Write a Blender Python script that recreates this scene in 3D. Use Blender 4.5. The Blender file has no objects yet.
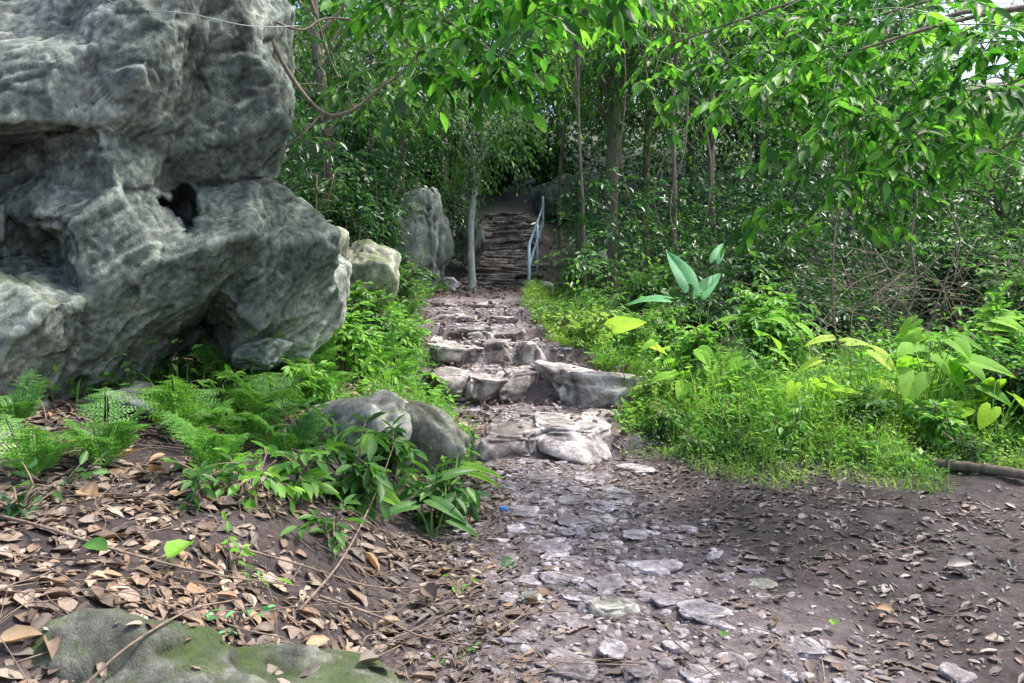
import bpy, bmesh, math
import numpy as np
from mathutils import Vector
from mathutils.bvhtree import BVHTree
SC=bpy.context.scene; C=SC.collection
F0=26/36*1024; HY=300.0; CZ=1.5
R0=np.random.default_rng(7)
# ---------------------------------------------------------------- noise
def _h(ix,iy,iz,s):
    h=(ix*374761393+iy*668265263+iz*1440662683+s*974634777)&0xffffffff
    h=((h^(h>>13))*1274126177)&0xffffffff
    h=(h^(h>>16))&0xffffffff
    h=((h^(h>>15))*2246822519)&0xffffffff
    return ((h>>8)&0xffff)/65535.0
def vn(P,s=0):
    P=np.asarray(P,float); I=np.floor(P).astype(np.int64); f=P-I; f=f*f*(3-2*f)
    r=0
    for a in (0,1):
        wx=f[:,0] if a else 1-f[:,0]
        for b in (0,1):
            wy=f[:,1] if b else 1-f[:,1]
            for c in (0,1):
                wz=f[:,2] if c else 1-f[:,2]
                r=r+wx*wy*wz*_h(I[:,0]+a,I[:,1]+b,I[:,2]+c,s)
    return r*2-1
def fbm(P,o=4,s=0,g=.5):
    r=0;a=1;P=np.asarray(P,float)
    for i in range(o):
        r=r+a*vn(P*(2.03**i)+i*7.1,s+i); a*=g
    return r
def ridged(P,o=4,s=0,g=.5):
    r=0;a=1;P=np.asarray(P,float)
    for i in range(o):
        r=r+a*(1-2*np.abs(vn(P*(2.03**i)+i*3.3,s+i))); a*=g
    return r
def facet(P,s=0,sharp=14):
    I=np.floor(P).astype(np.int64); num=np.zeros(len(P)); den=np.zeros(len(P))
    for a in (-1,0,1):
        for b in (-1,0,1):
            for c in (-1,0,1):
                J=I+np.array([a,b,c])
                q=np.stack([J[:,k]+_h(J[:,0],J[:,1],J[:,2],s+11*k+1) for k in range(3)],1)
                g=np.stack([_h(J[:,0],J[:,1],J[:,2],s+50+7*k)*2-1 for k in range(3)],1)
                e=P-q; d=np.linalg.norm(e,axis=1); w=np.exp(-sharp*d)
                num+=w*((e*g).sum(1)+(_h(J[:,0],J[:,1],J[:,2],s+99)-.5)*.5); den+=w
    return num/(den+1e-12)
def ss(x,a,b):
    t=np.clip((x-a)/(b-a),0,1); return t*t*(3-2*t)
# ---------------------------------------------------------------- terrain
PYs=[-5,7.02,7.14,8.5,8.6,9.3,9.38,10.2,10.28,11.2,11.28,12.2,12.28,16.5,17.5,24,26,60,400]
PZs=[0,0,.18,.32,.60,.68,.88,.95,1.12,1.16,1.33,1.38,1.5,1.72,1.78,4.25,4.6,18,60]
SYs=[-5,6.5,8.5,12.3,17.5,24,26,60,400]; SZs=[0,0,.45,1.5,1.78,4.25,4.7,18,60]
def cxf(y): return np.interp(y,[0,3,5,7.1,8.5,10,12,17.5,24,30],[.9,.8,.5,.32,.33,-.35,-.62,-.34,-.15,-.1])
def wf(y): return np.interp(y,[0,3,5,7.1,8.5,10,12,17.5,24],[1.15,1.1,.85,.66,1.2,.8,.78,.88,.75])
def H(x,y):
    x=np.atleast_1d(np.asarray(x,float)); y=np.atleast_1d(np.asarray(y,float))
    x,y=np.broadcast_arrays(x,y)
    cx=cxf(y); w=wf(y); p=np.interp(y,PYs,PZs); ps=np.interp(y,SYs,SZs)
    dl=cx-w-x; dr=x-cx-w
    pr=np.interp(y,[-5,6.5,9,12,18,26,60,400],[0,.03,.28,.62,1.8,4.5,17,60])
    L=ps+.45*ss(dl,0,1.3)+.16*np.clip(dl-1,0,40)+.35*np.clip(dl-4,0,30)*ss(y,2,7)
    Rr=pr+.04*np.clip(dr-3,0,40)
    z=p+(L-p)*ss(dl,0,.5)+(Rr-p)*ss(dr,0,.7)
    P=np.stack([x.ravel(),y.ravel(),0*x.ravel()],1)
    offp=np.clip(ss(dl,0,.6)+ss(dr,0,.6),0,1)
    near=ss(y,45,20)
    n=.035*fbm(P*2.2,3,5).reshape(x.shape)*(.45+.55*offp)+.05*offp*fbm(P*.7,3,9).reshape(x.shape)
    n+=.016*fbm(P*9,2,15).reshape(x.shape)
    return z+n*near+(1-near)*1.5*vn(P*.05,3).reshape(x.shape)
def h1(x,y): return float(H(x,y)[0])
def P3(px,py,Y): return np.array([(px-512)/F0*Y,Y,CZ-(py-HY)/F0*Y])
def G(px,py):
    ys=np.arange(1.2,60,.02); xs=(px-512)/F0*ys; zs=CZ-(py-HY)/F0*ys
    k=np.argmax(H(xs,ys)>=zs); return np.array([xs[k],ys[k],zs[k]])
def GY(px,Y):
    x=(px-512)/F0*Y; return np.array([x,Y,h1(x,Y)])
# ---------------------------------------------------------------- mesh tools
class MB:
    def __init__(s): s.V=[];s.F=[];s.n=0
    def add(s,V,F):
        V=np.asarray(V,float); 
        for f in (F if isinstance(F,list) else [F]): s.F.append(np.asarray(f,np.int64)+s.n)
        s.V.append(V); s.n+=len(V); return s
def tag(o,label=None,cat=None,group=None,kind=None):
    for k,v in (('label',label),('category',cat),('group',group),('kind',kind)):
        if v: o[k]=v
    return o
def mk(name,mb,mat,parent=None,org=(0,0,0),smooth=True):
    V=np.concatenate(mb.V)-np.asarray(org,float)
    me=bpy.data.meshes.new(name); me.vertices.add(len(V)); me.vertices.foreach_set('co',V.astype(np.float32).ravel())
    nl=sum(f.size for f in mb.F); npoly=sum(len(f) for f in mb.F)
    me.loops.add(nl); me.polygons.add(npoly)
    me.loops.foreach_set('vertex_index',np.concatenate([f.ravel() for f in mb.F]).astype(np.int32))
    tot=np.concatenate([np.full(len(f),f.shape[1]) for f in mb.F]); st=np.concatenate([[0],np.cumsum(tot)[:-1]])
    me.polygons.foreach_set('loop_start',st.astype(np.int32))
    try: me.polygons.foreach_set('loop_total',tot.astype(np.int32))
    except Exception: pass
    me.update(calc_edges=True); me.validate()
    me.polygons.foreach_set('use_smooth',np.full(len(me.polygons),smooth))
    me.materials.append(mat)
    o=bpy.data.objects.new(name,me); C.objects.link(o)
    if parent: o.parent=parent
    else: o.location=org
    return o
def thing(name,label,cat,loc,group=None):
    o=bpy.data.objects.new(name,None); C.objects.link(o); o.location=loc; o.empty_display_size=.1
    return tag(o,label,cat,group)
def nrm(a): return a/(np.linalg.norm(a,axis=-1,keepdims=True)+1e-9)
def spline(pts,n=8):
    p=np.asarray(pts,float)
    if len(p)<3: return np.stack([p[0]+(p[-1]-p[0])*t for t in np.linspace(0,1,n)])
    q=np.vstack([2*p[0]-p[1],p,2*p[-1]-p[-2]]); out=[]
    for i in range(1,len(q)-2):
        for t in np.linspace(0,1,n,endpoint=False):
            a,b,c,d=q[i-1],q[i],q[i+1],q[i+2]
            out.append(.5*((2*b)+(c-a)*t+(2*a-5*b+4*c-d)*t*t+(3*b-a-3*c+d)*t**3))
    out.append(p[-1]); return np.array(out)
def tube(pts,r0,r1,sides=6,wob=0,rng=R0):
    p=np.asarray(pts,float); n=len(p); t=nrm(np.gradient(p,axis=0)); r=np.linspace(r0,r1,n)
    if wob: r=r*(1+wob*rng.uniform(-1,1,n))
    ref=np.array([.31,.87,.38]) ; u=nrm(np.cross(t,ref)); v=np.cross(t,u)
    a=np.linspace(0,2*np.pi,sides,endpoint=False)
    V=(p[:,None]+r[:,None,None]*(np.cos(a)[None,:,None]*u[:,None]+np.sin(a)[None,:,None]*v[:,None])).reshape(-1,3)
    i=np.arange(n-1)[:,None]*sides; j=np.arange(sides)[None]; k=(j+1)%sides
    F=np.stack([i+j,i+k,i+k+sides,i+j+sides],-1).reshape(-1,4)
    return V,[F,np.array([list(range(sides))[::-1]]),np.array([[ (n-1)*sides+q for q in range(sides)]])]
T8=np.array([[0,0,0],[-.33,.17,.07],[-.5,.43,.09],[-.31,.75,.05],[0,1,-.1],[.31,.75,.05],[.5,.43,.09],[.33,.17,.07],[0,.18,-.03],[0,.44,-.045],[0,.76,-.05]])
F8=np.array([[0,8,1],[1,8,9],[1,9,2],[2,9,10],[2,10,3],[3,10,4],[0,7,8],[7,9,8],[7,6,9],[6,10,9],[6,5,10],[5,4,10]])
T4=np.array([[0,0,0],[-.5,.42,.08],[0,1,-.05],[.5,.42,.08],[0,.45,-.04]]); F4=np.array([[0,4,1],[1,4,2],[0,3,4],[3,2,4]])
def heart():
    prof=[(0,.10),(.16,-.07),(.36,-.1),(.5,.08),(.52,.3),(.42,.55),(.25,.78),(.1,.92),(0,1.0)]
    V=[];F=[]
    mid=[(0,.10),(0,.12),(0,.15),(0,.2),(0,.34),(0,.55),(0,.76),(0,.91),(0,1.0)]
    for s in (-1,1):
        b=len(V)
        for (x,y),(mx,my) in zip(prof,mid):
            bend=-.28*y*y
            V+= [(0,my,bend*1.0-.0),(s*x*.5,(y+my)/2,.05+bend),(s*x,y,.05+bend-.03*(y<.1))]
        for i in range(8):
            for k in (0,1):
                a=b+i*3+k; q=[a,a+1,a+4,a+3]
                F.append(q if s<0 else q[::-1])
    return np.array(V,float),np.array(F)
TH,FH=heart()
def place(P,D,U,L,W,T,F,curl=None):
    n=len(P); y=nrm(D); x=nrm(np.cross(y,U)); z=np.cross(x,y)
    t=np.repeat(T[None],n,0).copy()
    if curl is not None:
        t[:,:,2]+=curl[:,None]*(np.abs(T[None,:,0])*1.2+(T[None,:,1]-.5)**2)
    V=P[:,None]+x[:,None]*(t[:,:,0]*W[:,None])[...,None]+y[:,None]*(t[:,:,1]*L[:,None])[...,None]+z[:,None]*(t[:,:,2]*L[:,None])[...,None]
    FF=(F[None]+(np.arange(n)*len(T))[:,None,None]).reshape(-1,F.shape[1])
    return V.reshape(-1,3),FF
def rdir(rng,n): return nrm(rng.normal(size=(n,3)))
def sprays(mb,S,D,Ln,k,lL,lW,rng,droop=.35,T=T4,F=F4,stems=None,ldroop=.3,open_=.9):
    n=len(S); Ln=np.broadcast_to(Ln,(n,)); D=nrm(D)
    t=np.linspace(.25,1,k)[None]*np.ones((n,1)); t=np.clip(t+rng.uniform(-.05,.05,t.shape),0,1.02)
    pos=S[:,None]+D[:,None]*(Ln[:,None]*t)[...,None]; pos[...,2]-=droop*Ln[:,None]*t*t
    tan=np.repeat(D[:,None],k,1).copy(); tan[...,2]-=2*droop*t; tan=nrm(tan)
    side=nrm(np.cross(D,[0,0,1.])+1e-4)[:,None]*np.where(np.arange(k)%2,1,-1)[None,:,None]
    dirs=nrm(tan*(.55+.5*t[...,None])+side*open_*(1.15-.6*t[...,None])+rng.normal(size=pos.shape)*.22-np.array([0,0,1.])*ldroop)
    up=nrm(np.array([0,0,1.])+rng.normal(size=pos.shape)*.35)
    s=rng.uniform(.55,1.15,(n,k))*(1.05-.25*np.abs(t-.6))
    V,FF=place(pos.reshape(-1,3),dirs.reshape(-1,3),up.reshape(-1,3),(lL*s).ravel(),(lW*s).ravel(),T,F)
    mb.add(V,FF)
    if stems is not None:
        for i in range(n):
            tt=np.linspace(0,1,4); q=S[i]+D[i]*(Ln[i]*tt)[:,None]; q[:,2]-=droop*Ln[i]*tt*tt
            stems.add(*tube(q,.012*lL/.12*.4,.002,3))
# ---------------------------------------------------------------- materials
def newmat(n):
    m=bpy.data.materials.new(n); m.use_nodes=True; nt=m.node_tree; nt.nodes.clear()
    return m,nt,nt.nodes.new('ShaderNodeOutputMaterial')
def ramp(nt,fac,stops):
    r=nt.nodes.new('ShaderNodeValToRGB'); e=r.color_ramp.elements
    while len(e)<len(stops): e.new(.5)
    for i,(p,c) in enumerate(stops): e[i].position=p; e[i].color=(*c,1) if len(c)==3 else c
    nt.links.new(fac,r.inputs[0]); return r.outputs[0]
def noise(nt,vec,sc,det=6,ro=.6,dist=0):
    n=nt.nodes.new('ShaderNodeTexNoise'); n.inputs['Scale'].default_value=sc; n.inputs['Detail'].default_value=det
    n.inputs['Roughness'].default_value=ro; n.inputs['Distortion'].default_value=dist
    if vec: nt.links.new(vec,n.inputs['Vector'])
    return n.outputs['Fac']
def mixc(nt,f,a,b,bt='MIX'):
    m=nt.nodes.new('ShaderNodeMix'); m.data_type='RGBA'; m.blend_type=bt
    for v,i in ((f,0),(a,6),(b,7)):
        if isinstance(v,(int,float)): m.inputs[i].default_value=v
        elif isinstance(v,tuple): m.inputs[i].default_value=(*v,1)
        else: nt.links.new(v,m.inputs[i])
    return m.outputs[2]
def math_(nt,op,a,b,clamp=False):
    m=nt.nodes.new('ShaderNodeMath'); m.operation=op; m.use_clamp=clamp
    for i,v in enumerate((a,b)):
        if isinstance(v,(int,float)): m.inputs[i].default_value=v
        else: nt.links.new(v,m.inputs[i])
    return m.outputs[0]
def leafmat(name,cols,trans=.4,rough=.45,tint=(1.2,1.3,.7),spec=.42):
    m,nt,out=newmat(name); g=nt.nodes.new('ShaderNodeNewGeometry')
    n=len(cols); col=ramp(nt,g.outputs['Random Per Island'],[(i/(n-1) if n>1 else 0,c) for i,c in enumerate(cols)])
    nz=noise(nt,g.outputs['Position'],.9,3); 
    col=mixc(nt,1.0,col,ramp(nt,nz,[(.3,(.45,.58,.62)),(.7,(1.35,1.25,1.05))]),'MULTIPLY')
    nz2=noise(nt,g.outputs['Position'],45,2)
    col=mixc(nt,1.0,col,ramp(nt,nz2,[(.3,(.82,.85,.8)),(.7,(1.12,1.1,1.1))]),'MULTIPLY')
    p=nt.nodes.new('ShaderNodeBsdfPrincipled'); nt.links.new(col,p.inputs['Base Color']); p.inputs['Roughness'].default_value=rough
    p.inputs['Specular IOR Level'].default_value=spec
    if trans:
        t=nt.nodes.new('ShaderNodeBsdfTranslucent'); nt.links.new(mixc(nt,1.0,col,tint,'MULTIPLY'),t.inputs[0])
        mx=nt.nodes.new('ShaderNodeMixShader'); mx.inputs[0].default_value=trans
        nt.links.new(p.outputs[0],mx.inputs[1]); nt.links.new(t.outputs[0],mx.inputs[2]); nt.links.new(mx.outputs[0],out.inputs[0])
    else: nt.links.new(p.outputs[0],out.inputs[0])
    return m
def rockmat(name,dark,mid,light,moss=.3,mosscol=(.07,.11,.025),sc=1.6,bump=.6,stretch=(1,1,.45),pk=1.0,streak=0):
    m,nt,out=newmat(name); g=nt.nodes.new('ShaderNodeNewGeometry')
    mp=nt.nodes.new('ShaderNodeMapping'); mp.inputs['Scale'].default_value=stretch; mp.inputs['Rotation'].default_value=(0,.6,0)
    nt.links.new(g.outputs['Position'],mp.inputs[0]); v=mp.outputs[0]
    a=noise(nt,v,sc,12,.68,.6)
    col=ramp(nt,a,[(.34,dark),(.5,mid),(.64,light)])
    b=noise(nt,g.outputs['Position'],sc*5,10,.75)
    col=mixc(nt,1.0,col,ramp(nt,b,[(.3,(.45,.47,.49)),(.52,(.95,.95,.95)),(.7,(1.45,1.43,1.38))]),'MULTIPLY')
    if streak:
        m2=nt.nodes.new('ShaderNodeMapping'); m2.inputs['Scale'].default_value=(3.2,3.2,.55); nt.links.new(g.outputs['Position'],m2.inputs[0])
        s_=noise(nt,m2.outputs[0],1.3,8,.65,.5)
        col=mixc(nt,streak,col,ramp(nt,s_,[(.36,(.38,.43,.40)),(.48,(.95,1.0,.95)),(.58,(1,1,1)),(.68,(1.5,1.5,1.45))]),'MULTIPLY')
    pt=ramp(nt,g.outputs['Pointiness'],[(.42,(.12,.13,.13)),(.49,(.80,.80,.80)),(.505,(1.05,1.05,1.05)),(.56,(1.7,1.7,1.66))])  # crevice shade painted into the colour by pointiness, convex edges lightened
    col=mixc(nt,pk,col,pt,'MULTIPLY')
    oi=nt.nodes.new('ShaderNodeObjectInfo')
    col=mixc(nt,1.0,col,ramp(nt,oi.outputs['Random'],[(0,(.78,.76,.76)),(.5,(.97,.95,.95)),(1,(1.15,1.15,1.17))]),'MULTIPLY')
    if moss>.05:
        sx=nt.nodes.new('ShaderNodeSeparateXYZ'); nt.links.new(g.outputs['Normal'],sx.inputs[0])
        mo=math_(nt,'ADD',math_(nt,'MULTIPLY',sx.outputs[2],.22),noise(nt,g.outputs['Position'],3.0,10,.75))
        mf=ramp(nt,mo,[(.80-moss*.5,(0,0,0)),(.93-moss*.5,(1,1,1))])
        mc=mixc(nt,noise(nt,g.outputs['Position'],22,6,.8),tuple(c*.5 for c in mosscol),tuple(c*2.4 for c in mosscol))
        col=mixc(nt,math_(nt,'MULTIPLY',mf,.8),col,mc)
    p=nt.nodes.new('ShaderNodeBsdfPrincipled'); nt.links.new(col,p.inputs['Base Color']); p.inputs['Roughness'].default_value=.75
    p.inputs['Specular IOR Level'].default_value=.35
    hgt=math_(nt,'ADD',noise(nt,v,7,12,.72,.8),math_(nt,'MULTIPLY',noise(nt,g.outputs['Position'],28,8,.75),.5))
    bp=nt.nodes.new('ShaderNodeBump'); bp.inputs['Strength'].default_value=bump; bp.inputs['Distance'].default_value=.07
    nt.links.new(hgt,bp.inputs['Height']); nt.links.new(bp.outputs[0],p.inputs['Normal'])
    nt.links.new(p.outputs[0],out.inputs[0]); return m
def barkmat(name,a,b):
    m,nt,out=newmat(name); g=nt.nodes.new('ShaderNodeNewGeometry')
    mp=nt.nodes.new('ShaderNodeMapping'); mp.inputs['Scale'].default_value=(6,6,1.4); nt.links.new(g.outputs['Position'],mp.inputs[0])
    nz=noise(nt,mp.outputs[0],3,8,.7); col=ramp(nt,nz,[(.35,a),(.65,b)])
    p=nt.nodes.new('ShaderNodeBsdfPrincipled'); nt.links.new(col,p.inputs['Base Color']); p.inputs['Roughness'].default_value=.85
    bp=nt.nodes.new('ShaderNodeBump'); bp.inputs['Strength'].default_value=.6; bp.inputs['Distance'].default_value=.03
    nt.links.new(nz,bp.inputs['Height']); nt.links.new(bp.outputs[0],p.inputs['Normal']); nt.links.new(p.outputs[0],out.inputs[0]); return m
def plain(name,c,r=.5,metal=0):
    m,nt,out=newmat(name); g=nt.nodes.new('ShaderNodeNewGeometry')
    col=mixc(nt,noise(nt,g.outputs['Position'],14,5),tuple(x*.75 for x in c),tuple(min(1,x*1.2) for x in c))
    p=nt.nodes.new('ShaderNodeBsdfPrincipled'); nt.links.new(col,p.inputs['Base Color']); p.inputs['Roughness'].default_value=r; p.inputs['Metallic'].default_value=metal
    nt.links.new(p.outputs[0],out.inputs[0]); return m
M={}
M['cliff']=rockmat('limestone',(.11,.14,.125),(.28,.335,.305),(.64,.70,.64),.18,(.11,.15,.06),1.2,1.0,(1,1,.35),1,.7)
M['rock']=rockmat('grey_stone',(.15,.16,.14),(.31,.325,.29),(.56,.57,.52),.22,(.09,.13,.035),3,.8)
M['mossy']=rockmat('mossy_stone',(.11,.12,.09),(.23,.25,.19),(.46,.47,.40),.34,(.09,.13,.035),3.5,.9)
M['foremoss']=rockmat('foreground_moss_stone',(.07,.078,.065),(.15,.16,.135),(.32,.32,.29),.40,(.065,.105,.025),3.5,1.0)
M['path']=rockmat('path_stone',(.17,.155,.165),(.33,.305,.325),(.60,.565,.61),.0,(.10,.11,.05),5,.9,(1,1,1))  # grey stone with cool lilac sky highlights tinted into its colour
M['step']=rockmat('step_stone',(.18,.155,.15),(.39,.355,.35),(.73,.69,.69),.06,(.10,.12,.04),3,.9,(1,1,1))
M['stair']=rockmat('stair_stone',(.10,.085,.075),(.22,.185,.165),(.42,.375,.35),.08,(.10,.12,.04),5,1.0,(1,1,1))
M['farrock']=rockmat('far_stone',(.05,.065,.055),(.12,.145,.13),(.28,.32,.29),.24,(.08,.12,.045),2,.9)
M['mid']=leafmat('leaf_mid',[(.04,.115,.035),(.08,.21,.055),(.16,.35,.09)],.42)
M['bright']=leafmat('leaf_bright',[(.08,.24,.045),(.16,.39,.075),(.32,.58,.14)],.47)
M['broad']=leafmat('leaf_broad',[(.12,.33,.05),(.21,.46,.07),(.34,.60,.10)],.5,.6,spec=.15)
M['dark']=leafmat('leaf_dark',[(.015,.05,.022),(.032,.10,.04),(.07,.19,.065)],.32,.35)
M['far']=leafmat('leaf_far',[(.09,.17,.11),(.18,.30,.18),(.36,.52,.31)],.42,.7)  # distance haze is put into these paler, greyer leaf colours
M['back']=leafmat('leaf_backlit',[(.02,.085,.02),(.045,.18,.03),(.10,.32,.05),(.25,.55,.10)],.52)
M['fern']=leafmat('fern_green',[(.08,.23,.05),(.15,.36,.075),(.25,.50,.12)],.44)
M['blue']=leafmat('leaf_bluegreen',[(.10,.32,.15),(.16,.42,.24)],.38,.55,spec=.25)
M['yellow']=leafmat('leaf_yellowgreen',[(.36,.66,.05),(.50,.74,.10)],.55,.65,spec=.1)
M['pale_leaf']=leafmat('leaf_paleyellow',[(.50,.70,.12),(.64,.76,.24)],.5,.65,spec=.1)
M['grass']=leafmat('grass_green',[(.12,.26,.05),(.23,.40,.09),(.44,.62,.20)],.42,.6)
M['litter']=leafmat('dead_leaf',[(.06,.045,.04),(.15,.115,.107),(.29,.235,.22),(.11,.08,.072),(.40,.34,.315),(.21,.15,.13),(.15,.125,.125),(.09,.068,.064),(.27,.185,.145),(.12,.095,.09)],.06,.55,(1.2,.9,.7),.3)
M['litter2']=leafmat('dead_leaf_path',[(.055,.043,.046),(.13,.10,.105),(.33,.295,.325),(.09,.067,.066),(.21,.15,.14),(.17,.145,.16),(.10,.08,.083),(.15,.11,.105)],.04,.45,(1.2,.9,.7))  # grey-lilac entries paint cool highlights onto some dead leaves
M['orange']=leafmat('tan_dead_leaf',[(.36,.24,.16),(.42,.29,.19),(.32,.24,.19)],.2,.55,(1.2,.9,.6))
M['bark']=barkmat('bark_brown',(.10,.08,.06),(.27,.22,.17))
M['pale']=barkmat('bark_pale',(.26,.27,.25),(.62,.63,.58))
M['twig']=barkmat('twig_brown',(.12,.09,.07),(.30,.23,.18))
M['stem']=plain('green_stem',(.12,.24,.06),.5)
M['metal']=plain('galvanised_metal',(.40,.52,.60),.45,.2)
M['bluelit']=plain('blue_plastic',(.08,.22,.55),.4)
M['wire']=plain('grey_cable',(.35,.37,.4),.5)
m,nt,out=newmat('forest_soil'); g=nt.nodes.new('ShaderNodeNewGeometry'); at=nt.nodes.new('ShaderNodeAttribute'); at.attribute_name='pathness'; a2=nt.nodes.new('ShaderNodeAttribute'); a2.attribute_name='greenness'
n1=noise(nt,g.outputs['Position'],2.2,10,.7); n2=noise(nt,g.outputs['Position'],22,10,.75)
soil=ramp(nt,n1,[(.3,(.052,.040,.041)),(.55,(.108,.083,.084)),(.75,(.19,.155,.16))])
trod=ramp(nt,n1,[(.3,(.155,.125,.13)),(.55,(.255,.212,.22)),(.75,(.43,.38,.40))])  # trodden earth, cool lilac highlights tinted into the colour
grn=ramp(nt,n1,[(.35,(.02,.035,.015)),(.7,(.05,.09,.035))])
col=mixc(nt,at.outputs['Fac'],soil,trod); col=mixc(nt,a2.outputs['Fac'],col,grn); col=mixc(nt,1.0,col,ramp(nt,n2,[(.32,(.38,.38,.4)),(.55,(1,1,1)),(.7,(1.6,1.57,1.6))]),'MULTIPLY')
p=nt.nodes.new('ShaderNodeBsdfPrincipled'); nt.links.new(col,p.inputs['Base Color']); p.inputs['Roughness'].default_value=.72
bp=nt.nodes.new('ShaderNodeBump'); bp.inputs['Strength'].default_value=1; bp.inputs['Distance'].default_value=.05
nt.links.new(n2,bp.inputs['Height']); nt.links.new(bp.outputs[0],p.inputs['Normal']); nt.links.new(p.outputs[0],out.inputs[0]); M['soil']=m
# ---------------------------------------------------------------- ground
def axis(a,b,st,lo,hi):
    c=list(np.arange(a,b,st)); s=st; v=b
    while v<hi: c.append(v); s*=1.18; v+=s
    c.append(hi); s=st; v=a-st; l=[]
    while v>lo: l.append(v); s*=1.18; v-=s
    l.append(lo); return np.array(l[::-1]+c)
xs=axis(-4,5.5,.04,-220,220); ys=axis(1.4,13,.04,-60,350)
X,Yg=np.meshgrid(xs,ys); Z=H(X,Yg)
V=np.stack([X.ravel(),Yg.ravel(),Z.ravel()],1); nx=len(xs); ny=len(ys)
i=np.arange(ny-1)[:,None]*nx+np.arange(nx-1)[None]; Fq=np.stack([i,i+1,i+1+nx,i+nx],-1).reshape(-1,4)
gr=mk('ground',MB().add(V,Fq),M['soil']); gr['kind']='structure'
dd=np.abs(X-cxf(Yg)+.2*ss(Yg,7,5))-wf(Yg)*(1-.2*ss(Yg,7,5)); pn=1-ss(dd,-.3,.45)
a=gr.data.attributes.new('pathness','FLOAT','POINT'); a.data.foreach_set('value',pn.ravel().astype(np.float32))
gn=ss(np.abs(X-cxf(Yg))-wf(Yg),.3,1.5)*ss(Yg,8,13)+ss(Yg,25,28); a=gr.data.attributes.new('greenness','FLOAT','POINT'); a.data.foreach_set('value',np.clip(gn,0,1).ravel().astype(np.float32))
# ---------------------------------------------------------------- rocks
_ico={}
def ico(n):
    if n not in _ico:
        bm=bmesh.new(); bmesh.ops.create_icosphere(bm,subdivisions=n,radius=1)
        _ico[n]=(np.array([v.co[:] for v in bm.verts]),np.array([[v.index for v in f.verts] for f in bm.faces])); bm.free()
    return _ico[n]
def rockmesh(c,s,seed,sub=4,box=.45,amp=.16,rz=0,tilt=0,top=None,cuts=9):
    V,F=ico(sub); e=1-box*.6; rg=np.random.default_rng(seed+1000)
    q=np.sign(V)*np.abs(V)**e; off=seed*3.7; r=np.linalg.norm(q,axis=1); d=q/r[:,None]
    N=nrm(rg.normal(size=(cuts,3))*[1,1,.8]); hs=rg.uniform(.62,.92,cuts)
    if top: N=np.vstack([N,[[rg.normal()*.06,rg.normal()*.06,1]]]); hs=np.append(hs,top)
    pr=d@N.T; lim=np.where(pr>.05,hs[None]/np.maximum(pr,.05),9).min(1)
    k=28; r=-np.log(np.exp(-k*r)+np.exp(-k*lim))/k; r=np.maximum(r,.2)
    r=r*(1+amp*.8*fbm(V*1.5+off,3,seed)+amp*.35*facet(V*3+off,seed)+amp*.22*fbm(V*6+off,4,seed+3,.6))
    q=d*r[:,None]*np.array(s); 
    ca,sa=math.cos(tilt),math.sin(tilt); q=np.stack([q[:,0]*ca+q[:,2]*sa,q[:,1],-q[:,0]*sa+q[:,2]*ca],1)
    ca,sa=math.cos(rz),math.sin(rz); q=np.stack([q[:,0]*ca-q[:,1]*sa,q[:,0]*sa+q[:,1]*ca,q[:,2]],1)
    return q+np.array(c),F
def rock(name,c,s,seed,mat,label,cat='rock',group=None,sub=4,**k):
    V,F=rockmesh(c,s,seed,sub,**k); o=mk(name,MB().add(V,F),mat,None,tuple(c)); return tag(o,label,cat,group)
def bake(o):
    dg=bpy.context.evaluated_depsgraph_get(); dg.update(); me=bpy.data.meshes.new_from_object(o.evaluated_get(dg))
    o.modifiers.clear(); old=o.data; o.data=me; bpy.data.meshes.remove(old); return me
def getv(me):
    n=len(me.vertices); v=np.zeros(n*3,np.float32); me.vertices.foreach_get('co',v); nn=np.zeros(n*3,np.float32); me.vertex_normals.foreach_get('vector',nn)
    return v.reshape(-1,3).astype(float),nn.reshape(-1,3).astype(float)
def setv(me,v): me.vertices.foreach_set('co',v.astype(np.float32).ravel()); me.update()
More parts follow.
